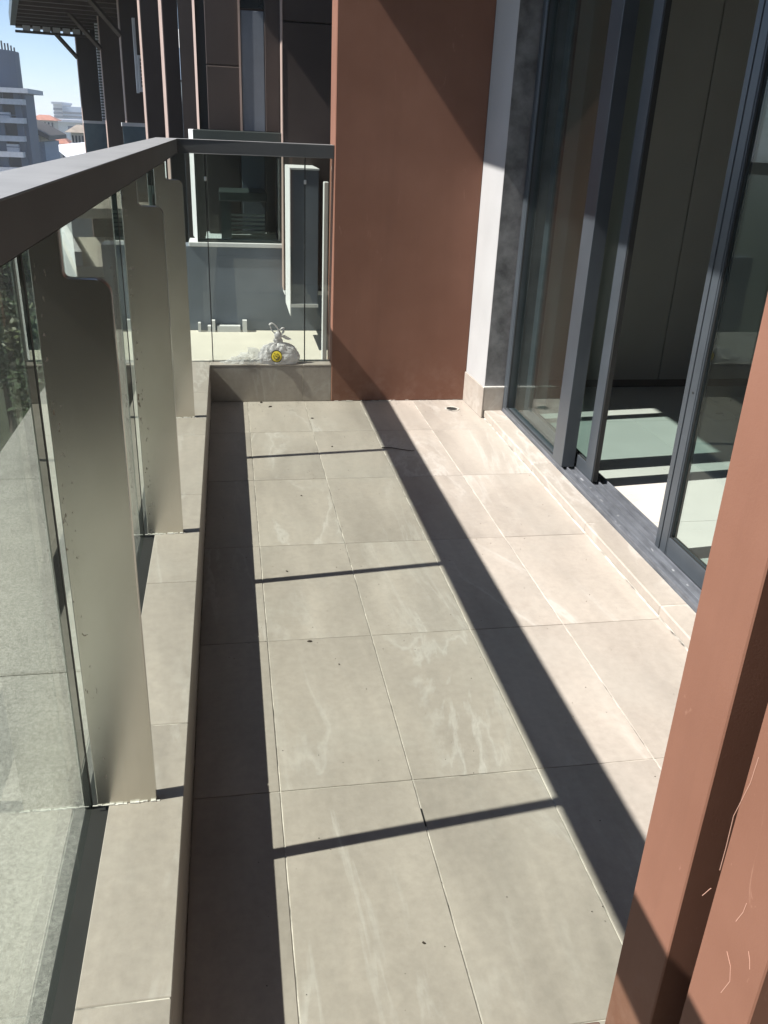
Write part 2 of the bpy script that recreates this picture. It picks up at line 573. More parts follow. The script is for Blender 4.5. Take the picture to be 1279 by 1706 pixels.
# hair-thin scratches in the near strip
bm = bmesh.new()
def scratch(pts, w=0.0004):
    pv = None
    for (u, v) in pts:
        d = CX * (u - 639.5) + CD * (v - 853.0) + CF * FPX
        P = EYE + d * ((NX - EYE.x) / d.x)
        cur = (P.y, P.z)
        if pv:
            dy, dz = cur[0] - pv[0], cur[1] - pv[1]
            L = math.hypot(dy, dz) or 1
            oy, oz = -dz / L * w, dy / L * w
            q = [(NX - 0.0004, pv[0] + oy, pv[1] + oz), (NX - 0.0004, pv[0] - oy, pv[1] - oz), (NX - 0.0004, cur[0] - oy, cur[1] - oz), (NX - 0.0004, cur[0] + oy, cur[1] + oz)]
            fr = [bm.verts.new(p) for p in q]
            bk = [bm.verts.new((NX + 0.0006, p[1], p[2])) for p in q]
            bm.faces.new(fr)
            for i in range(4):
                bm.faces.new((fr[i], bk[i], bk[(i + 1) % 4], fr[(i + 1) % 4]))
        pv = cur
scratch([(1264, 1262), (1250, 1305), (1222, 1360), (1210, 1410), (1199, 1450)])
scratch([(1184, 1480), (1170, 1492)])
scratch([(1244, 1505), (1238, 1520), (1226, 1535)])
scratch([(1211, 1585), (1217, 1610), (1216, 1635), (1201, 1654)])
scratch([(1247, 1585), (1249, 1600), (1249, 1615)])
finish(bm, 'scratches', simple('scratched_render', (0.40, 0.235, 0.18), 0.8), rn, (NX, 0.64, 0))

ww = thing('white_wall', 'narrow white rendered wall return between the red wall and the glass door', 'wall', (1.3, 4.25, 0))
prism('wall_body', M['white'], [(1.257, 4.089), (1.60, 4.089), (1.60, YF + 0.3), (1.2435, YF + 0.3), (1.2435, YF - 0.004)], 0.0, 2.80, ww)
bm = bmesh.new(); add_box(bm, 1.2575, 1.361, 4.085, 4.0886, 0.168, 2.80)
finish(bm, 'grey_jamb_face', M['greyjamb'], ww, (1.31, 4.11, 0.168))
prism('skirting_tile', M['tile'], [(1.249, 4.077), (1.2565, 4.077), (1.243, YF - 0.005), (1.2355, YF - 0.005)], 0.002, 0.160, ww, bevel=0.001)
bm = bmesh.new(); add_box(bm, 1.2575, 1.360, 4.077, 4.0847, SH + 0.001, 0.160)
finish(bm, 'skirting_tile', M['tile'], ww, (1.31, 4.105, SH), bevel=0.001)
bm = bmesh.new(); add_box(bm, 1.2495, 1.3605, 4.077, 4.0848, 0.1605, 0.1675)
finish(bm, 'sealant_line', M['sealant'], ww, (1.31, 4.105, 0.16))

# ------------------------------------------------------------------ slab above
slab = struct(box('upper_balcony', M['soffit'], -0.076, 6.5, -0.995, 4.95, 2.80, 3.05))

# ------------------------------------------------------------------ sliding door
door = thing('sliding_door', 'blue grey aluminium sliding glass door standing partly open on the right', 'door', (1.43, 2.5, SH))
DZ0, DZ1 = SH, 2.80
# tracks
trk = box('track', M['track'], 1.3595, 1.52, 0.88, 4.085, 0.0, SH + 0.004, door)
for x in (1.361, 1.388, 1.424, 1.461, 1.500):
    box('track_rib', M['track'], x, x + 0.006, 0.88, 4.085, SH + 0.004, SH + 0.016, trk, bevel=0.001)
fr = box('jamb', M['alu'], 1.3605, 1.48, 4.040, 4.0848, SH + 0.017, DZ1 - 0.001, door, bevel=0.002)
def leaf(x0, x1, y0, y1, sw0, sw1, bot, zb):
    """one glazed leaf: stiles at both ends, rails, pane"""
    lf = box('leaf', M['alu'], x0, x1, y0, y0 + sw0, zb, DZ1 - 0.002, door, bevel=0.0015)
    box('stile', M['alu'], x0, x1, y1 - sw1, y1, zb, DZ1 - 0.002, lf, bevel=0.0015)
    box('bottom_rail', M['alu'], x0 + 0.001, x1 - 0.001, y0 + sw0, y1 - sw1, zb, zb + bot, lf, bevel=0.001)
    xm = (x0 + x1) / 2
    box('pane', M['doorglass'], xm - 0.004, xm + 0.004, y0 + sw0 - 0.004, y1 - sw1 + 0.004, zb + bot - 0.004, DZ1 - 0.01, lf)
    bm = bmesh.new()
    for xx in (x0 + 0.006, x1 - 0.010):
        add_box(bm, xx, xx + 0.004, y0 + sw0, y0 + sw0 + 0.004, zb + bot, DZ1 - 0.02)
        add_box(bm, xx, xx + 0.004, y1 - sw1 - 0.004, y1 - sw1, zb + bot, DZ1 - 0.02)
        add_box(bm, xx, xx + 0.004, y0 + sw0 + 0.004, y1 - sw1 - 0.004, zb + bot, zb + bot + 0.004)
    finish(bm, 'gasket', M['rubber'], lf, (xm, y0, zb))
    return lf
zl = SH + 0.0165
leaf(1.362, 1.420, 3.222, 4.038, 0.112, 0.010, 0.012, zl)            # fixed light
leaf(1.429, 1.458, 3.056, 3.945, 0.075, 0.06, 0.055, zl)             # middle leaf, slid away
lfc = leaf(1.429, 1.459, 0.95, 2.468, 0.05, 0.075, 0.065, zl)        # near leaf
bm = bmesh.new()
add_box(bm, 1.424, 1.4287, 2.440, 2.466, zl + 0.001, DZ1 - 0.01)
add_box(bm, 1.4262, 1.4287, 2.398, 2.4365, zl + 0.001, DZ1 - 0.01)
finish(bm, 'stile_cover', M['alu'], lfc, (1.427, 2.44, zl), bevel=0.0008)
box('latch_screw', M['rubber'], 1.4245, 1.4268, 2.412, 2.418, 0.62, 0.626, lfc)
bm = bmesh.new(); add_box(bm, 1.4335, 1.4535, 3.048, 3.0558, zl + 0.001, DZ1 - 0.01)
finish(bm, 'brush_strip', M['rubber'], door, (1.44, 3.066, zl))
box('jamb', M['alu'], 1.3605, 1.48, 0.868, 0.90, SH + 0.017, DZ1 - 0.001, door, bevel=0.002)

# cement smears left along the outer edge of the track
bm = bmesh.new()
rs = random.Random(4)
for k in range(60):
    y = 1.9 + 2.1 * k / 60 + rs.uniform(-0.02, 0.02)
    w_ = rs.uniform(0.004, 0.03)
    x = rs.choice((1.376, 1.404, 1.412))
    if rs.random() < 0.4:
        continue
    bot = SH + 0.0003 if x < 1.36 else SH + 0.0042
    add_box(bm, x - rs.uniform(0.001, 0.005), x + rs.uniform(0.001, 0.006), y, y + w_, bot, bot + rs.uniform(0.0006, 0.0018), rs.uniform(-0.2, 0.2))
finish(bm, 'cement_smear', simple('cement_smear', (0.25, 0.26, 0.28), 0.9, var=0.3, vs=60), door, (1.37, 2.9, SH))

# ------------------------------------------------------------------ room behind the door
RF = 0.030
rfl = struct(box('room_floor', M['grout'], 1.5215, 6.4, -1.5, 4.53, -0.15, RF - 0.003))
xr = [1.5215, 2.02, 2.62, 3.22, 3.82, 4.42, 5.02, 5.62, 6.4]
yr = [-1.5, -0.9, -0.3, 0.3, 0.9, 1.5, 2.1, 2.7, 3.3, 3.9, 4.525]
for i in range(len(xr) - 1):
    for j in range(len(yr) - 1):
        bm = bmesh.new()
        add_box(bm, xr[i] + 0.001, xr[i + 1] - 0.001, yr[j] + 0.001, yr[j + 1] - 0.001, RF - 0.006, RF)
        finish(bm, 'room_tile', M['roomtile'], rfl, (xr[i], yr[j], RF - 0.006))
rwl = thing('room_wall', 'dim taupe panelled side wall inside the room behind the sliding door', 'wall', (3.5, 4.56, 0))
box('wall_body', M['rubber'], 1.605, 6.4, 4.5400, 4.70, 0.0, 2.80, rwl)
px = [1.61, 1.93, 2.445, 3.02, 3.60, 4.2, 4.8, 5.4, 6.39]
for i in range(len(px) - 1):
    bm = bmesh.new(); add_box(bm, px[i] + 0.003, px[i + 1] - 0.003, 4.522, 4.5395, 0.075, 2.79)
    finish(bm, 'wall_panel', M['panel'], rwl, (px[i], 4.53, 0.075), bevel=0.002)
bm = bmesh.new(); add_box(bm, 1.61, 6.39, 4.528, 4.5395, RF + 0.001, 0.073)
finish(bm, 'plinth', M['wood'], rwl, (3, 4.53, RF))
rwb = thing('room_wall', 'plain grey back wall deep inside the room', 'wall', (6.45, 1.5, 0))
box('wall_body', M['roomwall'], 6.401, 6.60, -1.7, 4.7, 0.0, 2.80, rwb)
rwc = thing('room_wall', 'plain grey near side wall inside the room', 'wall', (4, -1.6, 0))
box('wall_body', M['roomwall'], 1.27, 6.4, -1.7, -1.501, 0.0, 2.80, rwc)
rwd = thing('house_wall', 'plain grey house wall to the near side of the door', 'wall', (1.4, -0.4, 0))
box('wall_body', M['roomwall'], 1.27, 1.50, -1.5, 0.866, 0.0, 2.80, rwd)

# ------------------------------------------------------------------ small things on the floor
def poly_patch(bm, c, r, z, n=9, rng=random, squash=0.6, ang=0.0):
    pts = []
    for k in range(n):
        a = k * math.tau / n
        rr = r * rng.uniform(0.7, 1.2)
        x, y = rr * math.cos(a), rr * math.sin(a) * squash
        pts.append((c[0] + x * math.cos(ang) - y * math.sin(ang), c[1] + x * math.sin(ang) + y * math.cos(ang)))
    a = [bm.verts.new((x, y, z)) for x, y in pts]
    b = [bm.verts.new((c[0] + (x - c[0]) * 0.7, c[1] + (y - c[1]) * 0.7, z + r * 0.35)) for x, y in pts]
    bm.faces.new(a[::-1]); bm.faces.new(b)
    for i in range(n):
        bm.faces.new((a[i], a[(i + 1) % n], b[(i + 1) % n], b[i]))
drain = thing('floor_drain', 'small round floor drain in the sunlit far corner by the red wall', 'drain', (1.135, 4.235, 0))
bm = bmesh.new()
bmesh.ops.create_circle(bm, cap_ends=True, radius=0.028, segments=20, matrix=Matrix.Translation((1.135, 4.235, 0.0009)))
finish(bm, 'drain_hole', M['rubber'], drain, (1.135, 4.235, 0))
bm = bmesh.new()
ring = [(1.135 + 0.034 * math.cos(k * math.tau / 20), 4.235 + 0.034 * math.sin(k * math.tau / 20), 0.0012) for k in range(20)]
tube_bm(bm, ring + [ring[0]], 0.004, 5)
finish(bm, 'drain_ring', M['grout'], drain, (1.135, 4.235, 0))
bm = bmesh.new()
tw = [(0.655, 3.655, 0.003), (0.70, 3.645, 0.005), (0.745, 3.615, 0.006), (0.785, 3.60, 0.005), (0.80, 3.607, 0.004)]
tube_bm(bm, tw, [0.003, 0.0028, 0.0025, 0.002, 0.0014], 5)
tag(finish(bm, 'twig', M['wood'], None, (0.72, 3.62, 0)), 'thin dark bent twig lying across the rail shadow on the tiles', 'twig')
crumb = simple('dark_crumb', (0.035, 0.025, 0.018), 0.8)
spots = [((516, 1069), 0.0075, 'dark speck of dirt on the tile joint nearest the camera side'), ((450, 678), 0.011, 'dry curled leaf scrap near the foot of the far kerb'),
         ((520, 697), 0.008, 'small leaf scrap on the white joint in front of the bag'), ((553, 744), 0.006, 'tiny dark crumb on the tile before the farthest post shadow'),
         ((502, 826), 0.005, 'tiny dark crumb alone on the tile beyond the middle post shadow'), ((478, 952), 0.005, 'tiny dark crumb just beyond the middle post shadow'),
         ((706, 1571), 0.004, 'tiny dark crumb on the nearest large tile'), ((565, 1107), 0.0035, 'faint crumb on the narrow strip of tile between two joints'),
         ((434, 664), 0.012, 'brown leaf scrap against the far kerb face')]
for (u, v), r, lab in spots:
    d = CX * (u - 639.5) + CD * (v - 853.0) + CF * FPX
    P = EYE + d * (-EYE.z / d.z)
    bm = bmesh.new()
    P.y = min(P.y, YF - 0.02)
    poly_patch(bm, (P.x, P.y), r, 0.0006, ang=random.uniform(0, 3))
    tag(finish(bm, 'leaf_scrap', crumb, None, (P.x, P.y, 0)), lab, 'litter', 'specks of litter on the tiles')
# fine grit scattered over the tiles
bm = bmesh.new()
gr = random.Random(8)
for k in range(420):
    x, y = gr.uniform(KX + 0.01, SX - 0.01), gr.uniform(0.75, YF - 0.02)
    if gr.random() < 0.35:
        y = YF - abs(gr.gauss(0, 0.12)) - 0.01
    r = gr.uniform(0.0007, 0.0020)
    a = gr.uniform(0, 6)
    p = [bm.verts.new((x + r * math.cos(a + q * 2.1), y + r * math.sin(a + q * 2.1), 0.0004)) for q in range(3)]
    tp = bm.verts.new((x, y, 0.0004 + r))
    bm.faces.new(p[::-1])
    for q in range(3):
        bm.faces.new((p[q], p[(q + 1) % 3], tp))
gt = finish(bm, 'grit', crumb, None, (0.5, 2.5, 0))
gt['kind'] = 'stuff'
# foot of a bracket at the near pier
bk = simple('brown_block', (0.16, 0.10, 0.085), 0.7)
tag(box('skirting_block', bk, 0.515, 0.551, 0.80, 0.862, 0.001, 0.012, bevel=0.002), 'small brown block on the floor against the foot of the near red pier', 'block')

# ------------------------------------------------------------------ plastic bags on the far kerb
def plastic(name, c, transp, rough=0.35):
    mt, t, b = newmat(name)
    out = t.nodes['Material Output']
    b.inputs['Base Color'].default_value = rgb(c)
    b.inputs['Roughness'].default_value = rough
    tl = nd(t, 'ShaderNodeBsdfTranslucent'); tl.inputs[0].default_value = rgb(c)
    tp = nd(t, 'ShaderNodeBsdfTransparent')
    m1 = nd(t, 'ShaderNodeMixShader'); m1.inputs[0].default_value = 0.35
    m2 = nd(t, 'ShaderNodeMixShader')
    f = noise(t, coords(t, (1, 1, 1), False), 30, 4, 0.6)
    mr = nd(t, 'ShaderNodeMapRange')
    mr.inputs['To Min'].default_value = max(0, transp - 0.25); mr.inputs['To Max'].default_value = min(1, transp + 0.2)
    t.links.new(f, mr.inputs[0]); t.links.new(mr.outputs[0], m2.inputs[0])
    t.links.new(b.outputs[0], m1.inputs[1]); t.links.new(tl.outputs[0], m1.inputs[2])
    t.links.new(m1.outputs[0], m2.inputs[1]); t.links.new(tp.outputs[0], m2.inputs[2])
    t.links.new(m2.outputs[0], out.inputs[0])
    return mt
bagm = plastic('white_bag_film', (0.68, 0.665, 0.67), 0.14)
clearm = plastic('clear_bag_film', (0.80, 0.80, 0.80), 0.62, 0.2)
BC = Vector((at(463, 602, 4.438).x, 4.438, KZ))
bag = thing('plastic_bag', 'knotted white plastic carrier bag with a round yellow emblem on the far kerb', 'bag', BC)
def crumple(p, amp, s=26.0, seed=0):
    from mathutils import noise as mn
    q = Vector(p) * s + Vector((seed, seed * 1.7, seed * 2.3))
    return mn.noise(q) * amp + abs(mn.noise(q * 2.3)) * amp * 0.6
BH = 0.108
def prof(k):
    return 0.15 + 0.85 * (0.86 + 0.14 * min(1, k * 4)) * max(0.0, 1 - k ** 2.6) ** 0.62
def bag_body(c, rx, ry, h, seed):
    bm = bmesh.new()
    nu, nv = 72, 40
    rows = []
    for j in range(nv + 1):
        tt = j / nv
        row = []
        for i in range(nu):
            a = i * math.tau / nu
            if tt < 0.75:
                k = tt / 0.75
                rad = prof(k)
                z = BH * k ** 0.95
            else:
                k = (tt - 0.75) / 0.25
                rad = 0.16 + 0.05 * math.sin(k * 6)
                z = BH + (h - BH) * k
            x = c.x + rx * rad * math.cos(a) * (1.05 if math.cos(a) > 0 else 0.95)
            y = c.y + ry * rad * math.sin(a)
            P = Vector((x, y, c.z + 0.001 + z))
            amp = 0.007 if 0.05 < tt < 0.75 else 0.004
            fold = (0.0045 * (1 - abs(math.sin(a * 6.5 + seed + 3.0 * crumple(P, 1.0, 9, 5)))) * 2 - 0.004) * min(1, tt * 1.8) * (1 if tt < .75 else .4)
            dr = crumple(P, amp, 26, seed) + crumple(P, amp * 0.5, 62, seed + 3) + fold
            n = Vector((math.cos(a), math.sin(a), 0.3))
            P += n * dr
            P.z = max(P.z, c.z + 0.0008)
            P.y = min(P.y, FGY - 0.012)
            row.append(bm.verts.new(P))
        rows.append(row)
    for j in range(nv):
        for i in range(nu):
            bm.faces.new((rows[j][i], rows[j][(i + 1) % nu], rows[j + 1][(i + 1) % nu], rows[j + 1][i]))
    bm.faces.new(rows[0][::-1]); bm.faces.new(rows[-1])
    return bm
finish(bag_body(BC, 0.110, 0.040, 0.150, 4.0), 'bag_body', bagm, bag, BC, smooth=False)
# two knotted handle loops
def strip_loop(pts, w):
    bm = bmesh.new()
    tube_bm(bm, pts, w, 6, 0.35)
    return bm
kz = KZ + 0.150
kx = BC.x + 0.002
def loop(cx, cz, rx, rz, tilt, n=14):
    out = []
    for k in range(n + 1):
        a = -math.pi / 2 + 0.35 + (math.tau - 0.7) * k / n
        x, z = rx * math.cos(a), rz * math.sin(a)
        out.append((cx + x * math.cos(tilt) - z * math.sin(tilt), BC.y - 0.004 + 0.004 * math.sin(a * 2), cz + x * math.sin(tilt) + z * math.cos(tilt)))
    return out
finish(strip_loop(loop(kx - 0.018, kz + 0.030, 0.015, 0.036, 0.62), 0.0085), 'handle', bagm, bag, (kx, BC.y, kz), smooth=True)
finish(strip_loop(loop(kx + 0.016, kz + 0.018, 0.010, 0.022, -0.50), 0.0085), 'handle', bagm, bag, (kx, BC.y, kz), smooth=True)
bm = bmesh.new()
bmesh.ops.create_icosphere(bm, subdivisions=2, radius=0.019, matrix=Matrix.Translation((kx, BC.y - 0.002, kz - 0.003)))
for v in bm.verts:
    v.co.z = kz - 0.003 + (v.co.z - kz + 0.003) * 1.25
    v.co += (v.co - Vector((kx, BC.y, kz))).normalized() * crumple(v.co, 0.006, 60, 2)
finish(bm, 'knot', bagm, bag, (kx, BC.y, kz), smooth=True)
# loose tail of film to the right of the knot
bm = bmesh.new()
q = [(kx + 0.012, kz - 0.006), (kx + 0.030, kz + 0.004), (kx + 0.066, kz - 0.018), (kx + 0.070, kz - 0.026), (kx + 0.040, kz - 0.022)]
a = [bm.verts.new((x, BC.y - 0.012 - 0.006 * (i % 2), z)) for i, (x, z) in enumerate(q)]
b = [bm.verts.new((x, BC.y - 0.009 - 0.006 * (i % 2), z)) for i, (x, z) in enumerate(q)]
bm.faces.new(a); bm.faces.new(b[::-1])
for i in range(5):
    bm.faces.new((a[i], a[(i + 1) % 5], b[(i + 1) % 5], b[i]))
finish(bm, 'film_tail', bagm, bag, (kx, BC.y, kz))
# printed emblem: a plain yellow roundel with a dark outline and curved strokes, laid on the film
def emblem():
    bd = bpy.data.objects
    ex, ez, R = BC.x - 0.010, KZ + 0.047, 0.0290
    yel = simple('yellow_print', (0.78, 0.60, 0.06), 0.5, var=0.1, vs=30)
    blk = simple('dark_print', (0.03, 0.03, 0.02), 0.5)
    def front(x, z):
        # depth of the bag front at that spot
        rad = prof(max(0.0, min(0.97, (z - KZ) / BH)))
        xx = (x - BC.x) / (0.110 * max(rad, 0.1))
        return BC.y - 0.040 * rad * math.sqrt(max(0, 1 - xx * xx)) - 0.012
    def disc(r0, r1, off, n=28):
        bm = bmesh.new()
        def P(r, a): 
            x, z = ex + r * math.cos(a) * 1.02, ez + r * math.sin(a) * 1.08
            return bm.verts.new((x, front(x, z) - off, z))
        rr = [r0 + (r1 - r0) * k / 4 for k in range(5)]
        rings = [[P(r, i * math.tau / n) for i in range(n)] for r in rr]
        for j in range(4):
            for i in range(n):
                bm.faces.new((rings[j][i], rings[j][(i + 1) % n], rings[j + 1][(i + 1) % n], rings[j + 1][i]))
        if r0 < 0.003:
            bm.faces.new(rings[0])
        return bm
    e = finish(disc(0.001, R * 0.92, 0.0), 'emblem', yel, bag, (ex, BC.y, ez))
    finish(disc(R * 0.90, R * 1.02, 0.0006), 'emblem_ring', blk, e, (ex, BC.y, ez))
    bm = bmesh.new()
    for pts in ([(-0.016, 0.006), (-0.012, -0.008), (-0.002, -0.014), (0.008, -0.010)], [(0.004, 0.016), (0.013, 0.006), (0.014, -0.008), (0.006, -0.020)],
                [(-0.008, 0.006), (-0.003, 0.001), (0.004, 0.002)], [(-0.012, 0.016), (-0.006, 0.012)], [(0.001, 0.012), (0.003, 0.008)], [(-0.004, -0.020), (0.004, -0.014), (0.010, -0.002)]):
        tube_bm(bm, [(ex + x, front(ex + x, ez + z) - 0.0006, ez + z) for x, z in pts], 0.0015, 5)
    finish(bm, 'emblem_strokes', blk, e, (ex, BC.y, ez))
emblem()
# crumpled clear bag to the left of it
CB = Vector((0.055, 4.440, KZ))
cb = bmesh.new()
nu, nv = 30, 10
rows = []
for j in range(nv + 1):
    k = j / nv
    row = []
    for i in range(nu):
        a = i * math.tau / nu
        rad = (1 - k) ** 0.6
        P = Vector((CB.x + 0.125 * rad * math.cos(a) + 0.01 * k, CB.y + 0.034 * rad * math.sin(a), KZ + 0.001 + 0.055 * k * (0.8 + 0.7 * max(0, math.cos(a)))))
        P += Vector((math.cos(a), math.sin(a), 0.7)) * crumple(P, 0.022, 30, 9)
        P.z = max(P.z, KZ + 0.0008); P.y = min(P.y, FGY - 0.002)
        row.append(cb.verts.new(P))
    rows.append(row)
for j in range(nv):
    for i in range(nu):
        cb.faces.new((rows[j][i], rows[j][(i + 1) % nu], rows[j + 1][(i + 1) % nu], rows[j + 1][i]))
cb.faces.new(rows[-1])
tag(finish(cb, 'clear_bag', clearm, None, CB), 'crumpled clear plastic film lying flat on the far kerb left of the knotted bag', 'bag')

# ------------------------------------------------------------------ ledges outside the glass
led = thing('concrete_ledge', 'rough grey washed concrete ledge outside the side glass', 'ledge', (-0.65, 2.0, 0.1))
lz = 0.09
ly = [-0.99, 0.4, 1.862, 3.155, 4.6, 5.74]
for j in range(len(ly) - 1):
    bm = bmesh.new(); add_box(bm, -0.955, -0.3065, ly[j] + 0.003, ly[j + 1] - 0.003, -0.25, lz)
    finish(bm, 'ledge_slab', M['concrete'], led, (-0.65, ly[j], -0.25), bevel=0.004)
box('ledge_core', M['rubber'], -0.945, -0.307, -0.99, 5.74, -0.24, lz - 0.008, led)
cl = thing('cream_ledge', 'sunlit cream painted ledge beyond the far glass', 'ledge', (0.1, 5.2, 0))
box('ledge_slab', M['cream'], -0.345, 0.62, 4.62, 5.745, -0.25, 0.085, cl, bevel=0.004)
for (u0, u1, v0) in ((362, 400, 543), (404, 411, 534), (330, 334, 538), (346, 351, 543), (352, 358, 534)):
    A, B = at(u0, 548, 5.70), at(u1, v0, 5.70)
    box('upstand', M['whitetrim'], A.x, B.x, 5.69, 5.735, 0.0852, B.z, cl)
wp = box('white_upright', M['whitetrim'], 0.476, 0.5015, 4.625, 4.665, 0.086, 1.09, bevel=0.003)
tag(wp, 'narrow white upright panel behind the far glass beside the red wall', 'panel')

# ------------------------------------------------------------------ neighbouring wing, just beyond the ledge
na = thing('neighbour_house', 'neighbouring grey and dark brown house front beyond the far glass with a glazed recess', 'building', (0, 6.2, -16))
NY = 5.75
box('low_wall', M['greywall'], -0.80, 0.62, NY, NY + 0.20, -16, 0.618, na)
box('sill', M['whitetrim'], -0.262, 0.336, NY - 0.012, NY + 0.21, 0.6185, 0.645, na, bevel=0.003)
# slanted, sunlit left reveal
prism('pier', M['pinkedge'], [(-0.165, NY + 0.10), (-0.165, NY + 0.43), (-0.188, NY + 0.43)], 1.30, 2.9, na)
prism('pier', M['whitetrim'], [(-0.205, NY - 0.004), (-0.205, NY + 0.33), (-0.243, NY + 0.33)], 0.6455, 1.298, na)
box('side_wall', M['rubber'], -0.1645, -0.10, NY + 0.13, NY + 0.40, 1.3005, 2.9, na)
box('recess_lid', M['darkframe'], -0.1695, 0.33, NY + 0.05, 6.75, 1.2905, 1.3, na)
# recess interior
box('recess_floor', M['whitetrim'], -0.17, 0.62, NY + 0.21, 6.75, 0.50, 0.60, na)
BY = 5.80
for (u0, u1, mt_, nm) in ((345, 400, 'brown', 'cladding_panel'), (403, 441, 'greywall', 'grey_panel'), (443, 470, 'brown', 'cladding_panel')):
    box(nm, M[mt_], at(u0, 300, 6.62).x, at(u1, 300, 6.62).x, 6.62, 6.67, 0.605, 1.289, na, bevel=0.003)
A = at(345, 150, BY); B = at(399, 150, BY); C = at(402, 150, BY); D = at(441, 150, BY); Ecol = at(468, 150, BY)
zj = at(350, 108, BY).z
box('cladding_panel', M['brown'], A.x, B.x, BY, BY + 0.05, 1.301, zj - 0.004, na, bevel=0.003)
box('cladding_panel', M['brown'], A.x, B.x, BY + 0.004, BY + 0.05, zj + 0.004, 2.9, na, bevel=0.003)
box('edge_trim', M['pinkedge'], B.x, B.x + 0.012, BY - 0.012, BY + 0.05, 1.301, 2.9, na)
gz = at(420, 18, BY).z
box('grey_panel', M['greywall'], C.x + 0.004, D.x, BY - 0.004, BY + 0.05, 1.301, gz, na, bevel=0.003)
box('cladding_panel', M['brown'], D.x + 0.003, 0.3255, BY - 0.012, BY + 0.05, 1.301, 2.9, na, bevel=0.003)
box('transom_glass', M['darkglass'], C.x, D.x, BY, BY + 0.05, gz + 0.01, 2.9, na)
box('back_wall', M['brown'], -0.3, 0.8, 6.76, 6.9, -16, 2.9, na)
bl = simple('pale_light_band', (0.62, 0.66, 0.62), 0.7)  # made-up slats, coloured pale to give the recess glass its light band
for k in range(7):
    A_, B_ = at(384, 356 + 7 * k, 6.45), at(441, 361.5 + 7 * k, 6.45)
    box('light_band_slat', bl, A_.x, B_.x, 6.45, 6.47, B_.z, A_.z, na)
# low bench and step seen through the recess glass
box('bench', M['darkframe'], at(365, 335, 6.3).x, at(443, 335, 6.3).x, 6.2, 6.6, 0.86, 0.92, na, bevel=0.004)
box('bench_leg', M['darkframe'], at(367, 335, 6.3).x, at(384, 335, 6.3).x, 6.25, 6.55, 0.601, 0.859, na)
# recess balustrade
bal = box('balustrade_rail', M['darkframe'], -0.203, 0.328, NY - 0.05, NY + 0.03, 1.238, 1.300, na, bevel=0.003)
box('balustrade_glass', M['darkglass'] if False else M['doorglass'], -0.195, 0.322, NY + 0.03, NY + 0.04, 0.66, 1.237, na)
bm = bmesh.new()
add_box(bm, -0.203, -0.195, NY + 0.005, NY + 0.045, 0.646, 1.237)
add_box(bm, 0.3225, 0.3305, NY + 0.005, NY + 0.045, 0.646, 1.237)
add_box(bm, -0.195, 0.3225, NY + 0.005, NY + 0.045, 0.646, 0.659)
finish(bm, 'balustrade_frame', M['darkframe'], na, (0, NY, 0.65))
# big brown wall panel to the right, with its sunlit edge
pz = at(500, 37, 5.6).z
box('cladding_panel', M['brown'], 0.332, 0.80, 5.60, NY + 0.8, 0.375, pz - 0.004, na, bevel=0.003)
box('cladding_panel', M['brown'], 0.332, 0.80, 5.604, NY + 0.8, pz + 0.004, 2.9, na, bevel=0.003)
bm = bmesh.new(); add_box(bm, 0.3265, 0.3315, 5.597, NY + 0.02, 0.376, 2.9)
finish(bm, 'edge_trim', M['pinkedge'], na, (0.33, 5.6, 0.376))
box('base_trim', M['whitetrim'], 0.332, 0.62, 5.585, NY - 0.001, 0.350, 0.3745, na)
# boxed-out duct in front of it
box('duct', M['greywall'], 0.345, 0.505, 5.18, 5.598, 0.37, 1.118, na, bevel=0.002)
bm = bmesh.new()
add_box(bm, 0.3395, 0.3445, 5.172, 5.597, 0.30, 1.1185)  # sunlit left and top faces painted white over the grey; lower strip is trim
add_box(bm, 0.3395, 0.507, 5.172, 5.597, 1.1188, 1.128)
add_box(bm, 0.3448, 0.507, 5.172, 5.1795, 0.350, 0.3695)
finish(bm, 'duct_lit_faces_and_trim', M['whitetrim'], na, (0.34, 5.17, 0.3))
box('roof_slab', M['soffit'], -0.60, 0.9, 5.2, 6.95, 2.9, 3.1, na)
box('house_body', M['greywall'], 0.63, 6.5, 5.76, 12.0, -16, 3.0, na)

sky_blocker = thing('neighbour_house', 'added dark brown house block, unseen behind the near end of the balcony, blocking sky light', 'building', (0, -2, -16))
box('house_body', M['brown'], -2.20, 1.265, -9.0, -1.0, -16, 3.3, sky_blocker)  # added unseen block that darkens the post reflections and cuts sky fill
for k in range(3):
    box('edge_trim', M['pinkedge'], -2.206, -2.2005, -1.3 - 2.2 * k, -1.18 - 2.2 * k, -1, 3.3, sky_blocker)

# ------------------------------------------------------------------ farther wing, turned a little away
TH = math.radians(12.4)
dv = Vector((-math.sin(TH), math.cos(TH), 0)); nv_ = Vector((-math.cos(TH), -math.sin(TH), 0))
wb = thing('far_wing', 'dark brown finned wing of the house with a wide timber eave at the upper left', 'building', (-1.0, 12, -16))
def obox(name, mat, p, along, depth, z0, z1, parent, bevel=0.0):
    """box whose corner p is the outer near corner; 'along' runs down the front, 'depth' runs inward"""
    a, d = dv * along, -nv_ * depth
    pts = [p, p + d, p + d + a, p + a]
    return prism(name, mat, [(q.x, q.y) for q in pts], z0, z1, parent, bevel)
fins = [(281, 8.0), (246, 10.0), (212, 12.0), (178, 14.5), (139, 17.0)]
for u, Y in fins:
    P = at(u, 200, Y)
    f = obox('fin', M['brown'], P, 0.16, 1.1, -16, 6.0 if Y < 9 else 4.4, wb)
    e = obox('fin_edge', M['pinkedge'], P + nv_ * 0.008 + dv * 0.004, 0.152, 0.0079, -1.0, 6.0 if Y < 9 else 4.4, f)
P = at(316, 200, 8.0)
obox('front_wall', M['brown'], P - dv * 1.5 - nv_ * 0.5, 14.0, 1.0, -16, 6.0, wb)
